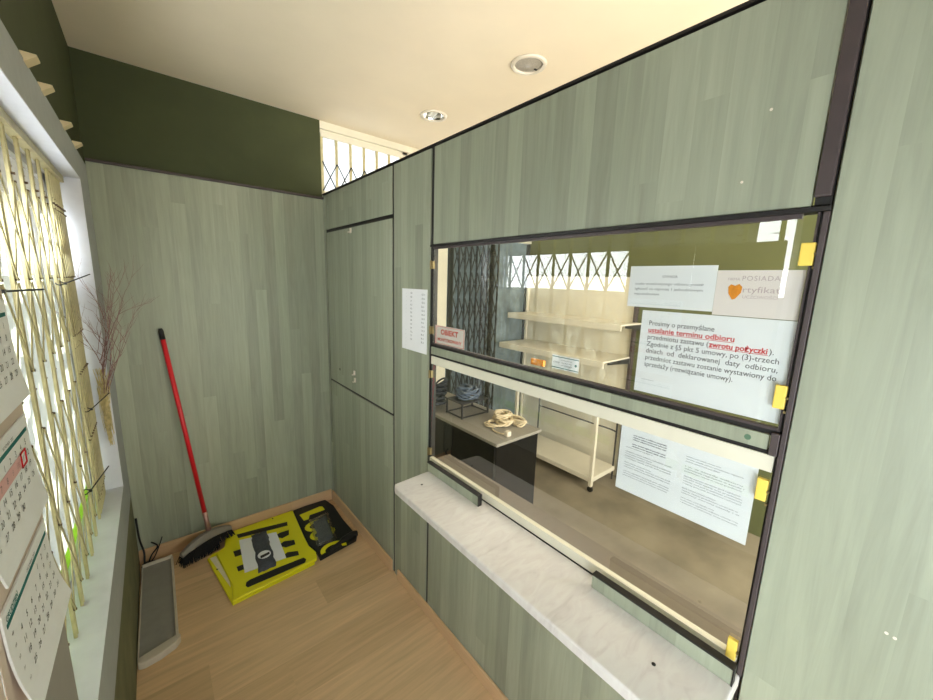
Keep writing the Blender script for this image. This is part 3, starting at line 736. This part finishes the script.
# --- wall calendar hung on the gate
cal = empty('wall_calendar', 'three-month wall calendar with beige card hung on the window gate', 'calendar', loc=(-.205, .93, .75))
def relc(o): o.matrix_parent_inverse = Matrix.Translation(-cal.location); return o
cx = -.212
def bent(bm, y0, y1, z0, z1, x, t, curl=0, n=12):
    """sheet whose lower end curls out into the room"""
    prev = None
    for k in range(n+1):
        z = z1+(z0-z1)*k/n; q = k/n; dx = curl*q**3
        row = [bm.verts.new((x+dx, y0, z)), bm.verts.new((x+dx, y1, z)), bm.verts.new((x+dx+t, y1, z)), bm.verts.new((x+dx+t, y0, z))]
        if prev:
            for a in range(4): bm.faces.new((prev[a], prev[(a+1) % 4], row[(a+1) % 4], row[a]))
        else: bm.faces.new(row)
        prev = row
    bm.faces.new(prev[::-1])
bm = NB(); bent(bm, .754, 1.080, .915, 1.87, cx, .0012); relc(obj('backing_card', bm, m_backing, cal))
bm = NB(); bent(bm, .760, 1.090, .66, .925, cx+.0016, .001); relc(obj('grey_lower_card', bm, m_cardgrey, cal))
sh2 = obj('reflection_blocking_card', B((-.214, .40, .80), (-.2125, .7535, 1.865)), m_backing); tag(sh2, 'plain beige card added out of view beside the wall calendar to darken the pane reflection', 'card')  # unseen card, added to block the bright window in the upper pane's reflection
months = [('PAŹDZIERNIK', 'OCTOBER', 6, 31, 1.59), ('LISTOPAD', 'NOVEMBER', 2, 30, 1.372), ('GRUDZIEŃ', 'DECEMBER', 4, 31, 1.150)]
for mi, (pl, en, first, nd, ztop) in enumerate(months):
    y0, y1 = .775, 1.068; x = cx+.0022
    h = .180
    bm = NB(); bent(bm, y0, y1, ztop-h, ztop, x, .0028, .012 if mi < 2 else .02); pad = relc(obj('month_pad', bm, m_paper, cal))
    def px(z): return x+.0032+(.012 if mi < 2 else .02)*((ztop-z)/h)**3
    tb = NB(); zb = ztop-.030
    box(tb, (x+.0028, y0+.012, zb), (px(zb)+.0002, y1-.012, zb+.007))
    text_into(tb, pl, (px(zb)+.0003, y0+.012, zb+.010), (0, 1, 0), (0, 0, 1), .013, bold=.0003); 
    o = txt_obj('teal_header', tb, m_teal, pad)
    nb = NB()
    text_into(nb, en+'  2023', (px(zb), y0+.135, zb+.011), (0, 1, 0), (0, 0, 1), .008)
    dcol = (y1-y0-.03)/8; drow = .0215
    for dday in range(1, nd+1):
        idx = dday-1+first; col_, row_ = idx % 7, idx//7
        z = zb-.021-row_*drow
        text_into(nb, str(dday), (px(z), y0+.012+(col_+1.5)*dcol, z), (0, 1, 0), (0, 0, 1), .0165, 'CENTER')
    for rr in range(5):
        z = zb-.021-rr*drow; text_into(nb, str(40+4*mi+rr), (px(z), y0+.012+.4*dcol, z), (0, 1, 0), (0, 0, 1), .008, 'CENTER')
    o = txt_obj('printed_dates', nb, m_ink, pad)
    if mi == 1:
        z = zb-.021-1*drow; yy = y0+.012+6.5*dcol-.010
        sl = NB()
        for a in ((yy-.005, yy+.028, z-.008, z-.005), (yy-.005, yy+.028, z+.017, z+.020), (yy-.005, yy-.002, z-.008, z+.020), (yy+.025, yy+.028, z-.008, z+.020)):
            box(sl, (px(z)+.0002, a[0], a[2]), (px(z)+.0015, a[1], a[3]))
        o = obj('red_date_window', sl, m_inkred, pad)
        sl = NB(); box(sl, (px(z)-.0004, y0, z-.006), (px(z)+.0, yy-.006, z+.018)); o = obj('slider_band', sl, m_blush, pad)

# --- shims between the grey and the olive wall
wlabs = ['nearest', 'second nearest', 'second farthest', 'farthest']
for k, y in enumerate((1.48, 1.675, 2.02, 2.29)):
    bm = NB(); z = 2.142
    a = [(-.190, y-.022, z+.004), (-.162, y-.020, z+.010), (-.162, y+.020, z+.010), (-.190, y+.022, z+.004)]
    lo = [bm.verts.new((v[0], v[1], v[2]-(.016 if i in (0, 3) else .0))) for i, v in enumerate(a)]; hi = [bm.verts.new((v[0], v[1], z+.014)) for i, v in enumerate(a)]
    bm.faces.new(lo[::-1]); bm.faces.new(hi)
    for i in range(4): bm.faces.new((lo[i], lo[(i+1) % 4], hi[(i+1) % 4], hi[i]))
    tag(obj('wooden_shim', bm, m_wedge), f'{wlabs[k]} of the four cream wooden shims sticking out above the left window', 'shim', 'wooden shims above the window')

# --- screws and stains on the panels
bm = NB()
for y, z in ((.137+.1, 1.985), (.267, 1.861), (-.05, 1.07), (-.06, 1.068)):
    tube(bm, [(XW-.0008, y, z), (XW+.001, y, z)], .0026, 10)
struct(obj('trim_9', bm, m_ringw))

bm = NB(); tube(bm, [(XW-.0008, .188, 1.348), (XW+.001, .188, 1.348)], .006, 16); struct(obj('trim_11', bm, m_plate))
# --- ceiling downlights
for k, (cx_, cy_) in enumerate(LIGHTS):
    lab = ('round recessed ceiling light with a dull grey cover, nearer to the camera', 'round recessed ceiling light with shiny bulbs, farther from the camera')[k]
    t = empty('ceiling_light', lab, 'ceiling light', loc=(cx_, cy_, ZC))
    bm = NB(); lathe(bm, (0, 0), [(.064, .004), (.064, -.005), (.068, -.008), (.080, -.006), (.084, .0), (.064, .004)], 48)
    obj('ring', bm, m_ringw, t, smooth=True)
    bm = NB(); lathe(bm, (0, 0), [(.0636, .0), (.054, .03), (.040, .06), (.0, .075)], 40)
    obj('reflector', bm, m_chrome if k else m_dull, t, smooth=True)
    if k == 0:
        bm = NB(); lathe(bm, (0, 0), [(.0, -.002), (.018, -.003), (.022, .002), (.034, -.003), (.040, .002), (.052, -.003), (.0625, .0), (.0625, .003), (0, .006)], 40)
        obj('cover', bm, m_cover, t, smooth=True)
        bm = NB(); box(bm, (.040, -.004, -.006), (.056, .004, -.0035)); obj('spring_clip', bm, m_blackpl, t)
    else:
        for s in (-1, 1):
            bm = NB(); tube(bm, spline([(s*.012, -.035, .03), (s*.012, 0, .016), (s*.012, .035, .012)], 5), .011, 12); obj('bulb', bm, m_bulb, t, smooth=True)
        bm = NB(); box(bm, (-.03, -.05, .02), (.03, -.03, .04)); obj('socket', bm, m_chrome, t, bevel=.003)

# ================================================================ SHOP BEHIND THE PANES
struct(obj('trim_10', B((X1, .12, .765), (1.085, 1.40, .795)), m_ledge))       # inner ledge
# --- shelving on the far wall
sh = empty('wall_shelving', 'cream metal shelving with two long shelves on the far shop wall', 'shelving', loc=(3.0, 2.03, 0))
def relh(o): o.matrix_parent_inverse = Matrix.Translation(-sh.location); return o
relh(obj('back_panel', B((3.03, 1.47, .0), (3.049, 2.645, 1.735)), m_cream, sh))
for y in (1.462, 2.62): relh(obj('upright', B((3.005, y, 0), (3.049, y+.02, 1.735)), m_creammetal if y > 2 else m_brownblk, sh))
for (x0, z1) in ((2.70, 1.372), (2.60, 1.085)):
    bm = NB(); y0 = 1.415 if x0 == 2.70 else 1.475
    box(bm, (x0, y0, z1-.014), (3.029, 2.60, z1)); box(bm, (x0, y0, z1-.052), (x0+.014, 2.60, z1-.014)); 
    p = relh(obj('shelf', bm, m_creammetal, sh, bevel=.003))
    bm = NB()
    for y in (y0-.006, 2.601):
        prof = [(x0+.06, z1-.012), (3.04, z1-.012), (3.04, z1-.06), (x0+.06, z1-.030)]
        a = [bm.verts.new((q[0], y, q[1])) for q in prof]; b_ = [bm.verts.new((q[0], y+.005, q[1])) for q in prof]
        bm.faces.new(a); bm.faces.new(b_[::-1])
        for i in range(4): bm.faces.new((a[i], a[(i+1) % 4], b_[(i+1) % 4], b_[i]))
    relh(obj('shelf_bracket', bm, m_steel, sh))
# --- cream trolley table in front of it
tr = empty('metal_trolley', 'cream metal trolley with a low shelf and castors under the shelving', 'trolley', loc=(2.78, 1.9, 0))
def relt(o): o.matrix_parent_inverse = Matrix.Translation(-tr.location); return o
for x in (2.61, 2.95):
    for y in (1.49, 2.33):
        q = .014 if x < 2.8 else .006
        l = relt(obj('leg', B((x-q, y-q, .05 if x < 2.8 else .003), (x+q, y+q, .72)), m_creammetal if x < 2.8 else m_steel, tr, bevel=.002))
        if x > 2.8: continue
        bm = NB(); tube(bm, [(x-.008, y, .024), (x+.008, y, .024)], .023, 16); tube(bm, [(x, y, .03), (x, y, .055)], .007, 8)
        obj('castor', bm, m_blackpl, l)
relt(obj('lower_shelf', B((2.60, 1.48, .085), (2.965, 2.345, .125)), m_creammetal, tr, bevel=.003))
relt(obj('table_top', B((2.58, 1.46, .72), (2.98, 2.36, .745)), m_creammetal, tr, bevel=.003))
bm = NB(); tube(bm, spline([(2.95, 2.33, .44), (2.95, 1.8, .44), (2.95, 1.52, .44), (2.95, 1.49, .41), (2.95, 1.49, .38)], 5), .007, 8)
relt(obj('back_rail', bm, m_steel, tr, smooth=True))
# --- black cabinet behind the service window
cb = empty('black_cabinet', 'black cabinet with a grey top behind the service window', 'cabinet', loc=(1.62, 1.9, 0))
def relk(o): o.matrix_parent_inverse = Matrix.Translation(-cb.location); return o
relk(obj('body', B((1.445, 1.425, .0), (1.81, 2.40, .73)), m_blackcab, cb, bevel=.002))
relk(obj('worktop', B((1.43, 1.41, .731), (1.825, 2.42, .75)), m_greytop, cb, bevel=.002))
for y in (1.43, 1.915):
    relk(obj('door', B((1.432, y, .03), (1.4445, y+.48, .722)), m_blackcab, cb, bevel=.002))
s = obj('green_plate', B((1.424, 2.02, .61), (1.4315, 2.11, .728)), m_ringw, bevel=.001); tag(s, 'small white-framed green plate on the far end of the black cabinet', 'plate')
obj('green_face', B((1.422, 2.034, .628), (1.4238, 2.096, .712)), m_plate, s)
# --- steel stand on the cabinet
sd = empty('steel_stand', 'small dark steel stand on the black cabinet', 'stand', loc=(1.64, 1.92, .75))
def reld(o): o.matrix_parent_inverse = Matrix.Translation(-sd.location); return o
reld(obj('top_plate', B((1.515, 1.83, .850), (1.76, 2.01, .856)), m_steel, sd, bevel=.001))
for x in (1.52, 1.752):
    for y in (1.835, 2.002): reld(obj('leg', B((x-.005, y-.005, .7505), (x+.005, y+.005, .850)), m_steel, sd))
bm = NB()
for y in (1.835, 2.002): box(bm, (1.525, y-.004, .755), (1.747, y+.004, .762))
for x in (1.52, 1.752): box(bm, (x-.004, 1.84, .755), (x+.004, 1.997, .762))
reld(obj('bottom_rails', bm, m_steel, sd))
def coil(bm, c, rx, ry, turns, r, seed, zr=.02, tilt=0):
    rnd = random.Random(seed); pts = []; n = int(turns*10)
    ph = rnd.uniform(0, 6)
    for k in range(n+1):
        a = 2*math.pi*k/10+ph; q = rnd.uniform(.7, 1.1)
        pts.append((c[0]+rx*q*math.cos(a), c[1]+ry*q*math.sin(a)+tilt*k/n, c[2]+r+zr*abs(math.sin(a*.37+k*.05))))
    tube(bm, spline(pts, 4), r, 6)
bm = NB(); coil(bm, (1.64, 1.92, .857), .085, .065, 7, .006, 2, .06); coil(bm, (1.62, 1.94, .857), .05, .055, 5, .006, 3, .075)
o = tag(obj('cable_bundle', bm, m_cabblue, smooth=True), 'grey-blue cable bundle on top of the steel stand', 'cable')
bm = NB(); box(bm, (1.64, 1.93, .857), (1.70, 1.98, .885)); obj('adapter', bm, m_greypl, o, bevel=.004)
bm = NB()
for k in range(6): coil(bm, (1.50+.028*k, 2.10+.032*k, .751), .055, .06, 3, .008, 10+k, .05+.022*k)
tag(obj('cable_bundle', bm, m_cabdark, smooth=True), 'dark cable bundle heaped left of the steel stand', 'cable')
bm = NB(); coil(bm, (1.62, 1.62, .751), .065, .065, 4, .005, 31, .02); coil(bm, (1.71, 1.65, .751), .06, .055, 8, .007, 33, .055); coil(bm, (1.75, 1.56, .751), .03, .075, 6, .006, 36, .04); coil(bm, (1.69, 1.60, .751), .05, .05, 6, .007, 39, .03)
tube(bm, spline([(1.60, 1.63, .757), (1.55, 1.56, .757), (1.55, 1.49, .76), (1.57, 1.47, .765)], 6), .0045, 6)
o = tag(obj('cable_bundle', bm, m_cabcream, smooth=True), 'cream cable coil with a white plug at the near end of the cabinet', 'cable')
bm = NB(); box(bm, (1.552, 1.445, .7505), (1.585, 1.475, .782)); obj('plug', bm, m_ringw, o, bevel=.004)
# --- scissor gate before the shop's back door
g2 = empty('scissor_gate', 'dark scissor gate before the blue-grey back door of the shop', 'security gate', loc=(2.5, 2.60, 0))
def relg2(o): o.matrix_parent_inverse = Matrix.Translation(-g2.location); return o
xs = [2.02+.068*k for k in range(9)]
YG = 2.625
for x in xs:
    relg2(obj('vertical_bar', B((x-.006, YG-.006, .002), (x+.006, YG+.006, 2.05)), m_darkgate, g2))
for i in range(len(xs)-1):
    bm = NB(); z = .15
    while z < 1.9:
        quadbar(bm, (xs[i], YG-.009, z), (xs[i+1], YG-.009, z+.21), (1, 0, 0), .010, .003); quadbar(bm, (xs[i], YG-.0125, z+.21), (xs[i+1], YG-.0125, z), (1, 0, 0), .010, .003)
        z += .23
    relg2(obj('scissor_links', bm, m_darkgate, g2))
# grille in the top window
g3 = empty('window_grille', 'cream barred grille across the top window above the partition', 'grille', loc=(1.6, 2.66, 2.2))
def relg3(o): o.matrix_parent_inverse = Matrix.Translation(-g3.location); return o
xs = [.94+.098*k for k in range(20)]; YG = YB+.008
relg3(obj('top_rail', B((XW+.004, YG-.008, 2.552), (2.89, YG+.008, 2.575)), m_creammetal, g3))
for x in xs: relg3(obj('vertical_bar', B((x-.009, YG-.006, 2.205), (x+.009, YG+.006, 2.552)), m_gate, g3, bevel=.001))
for i in range(19):
    bm = NB(); quadbar(bm, (xs[i], YG-.009, 2.22), (xs[i+1], YG-.009, 2.40), (1, 0, 0), .008, .003); quadbar(bm, (xs[i], YG-.0125, 2.40), (xs[i+1], YG-.0125, 2.22), (1, 0, 0), .008, .003)
    relg3(obj('scissor_links', bm, m_darkgate, g3))
# parts that were built in world coordinates under an empty standing in the room
for o in list(C.objects):
    pass
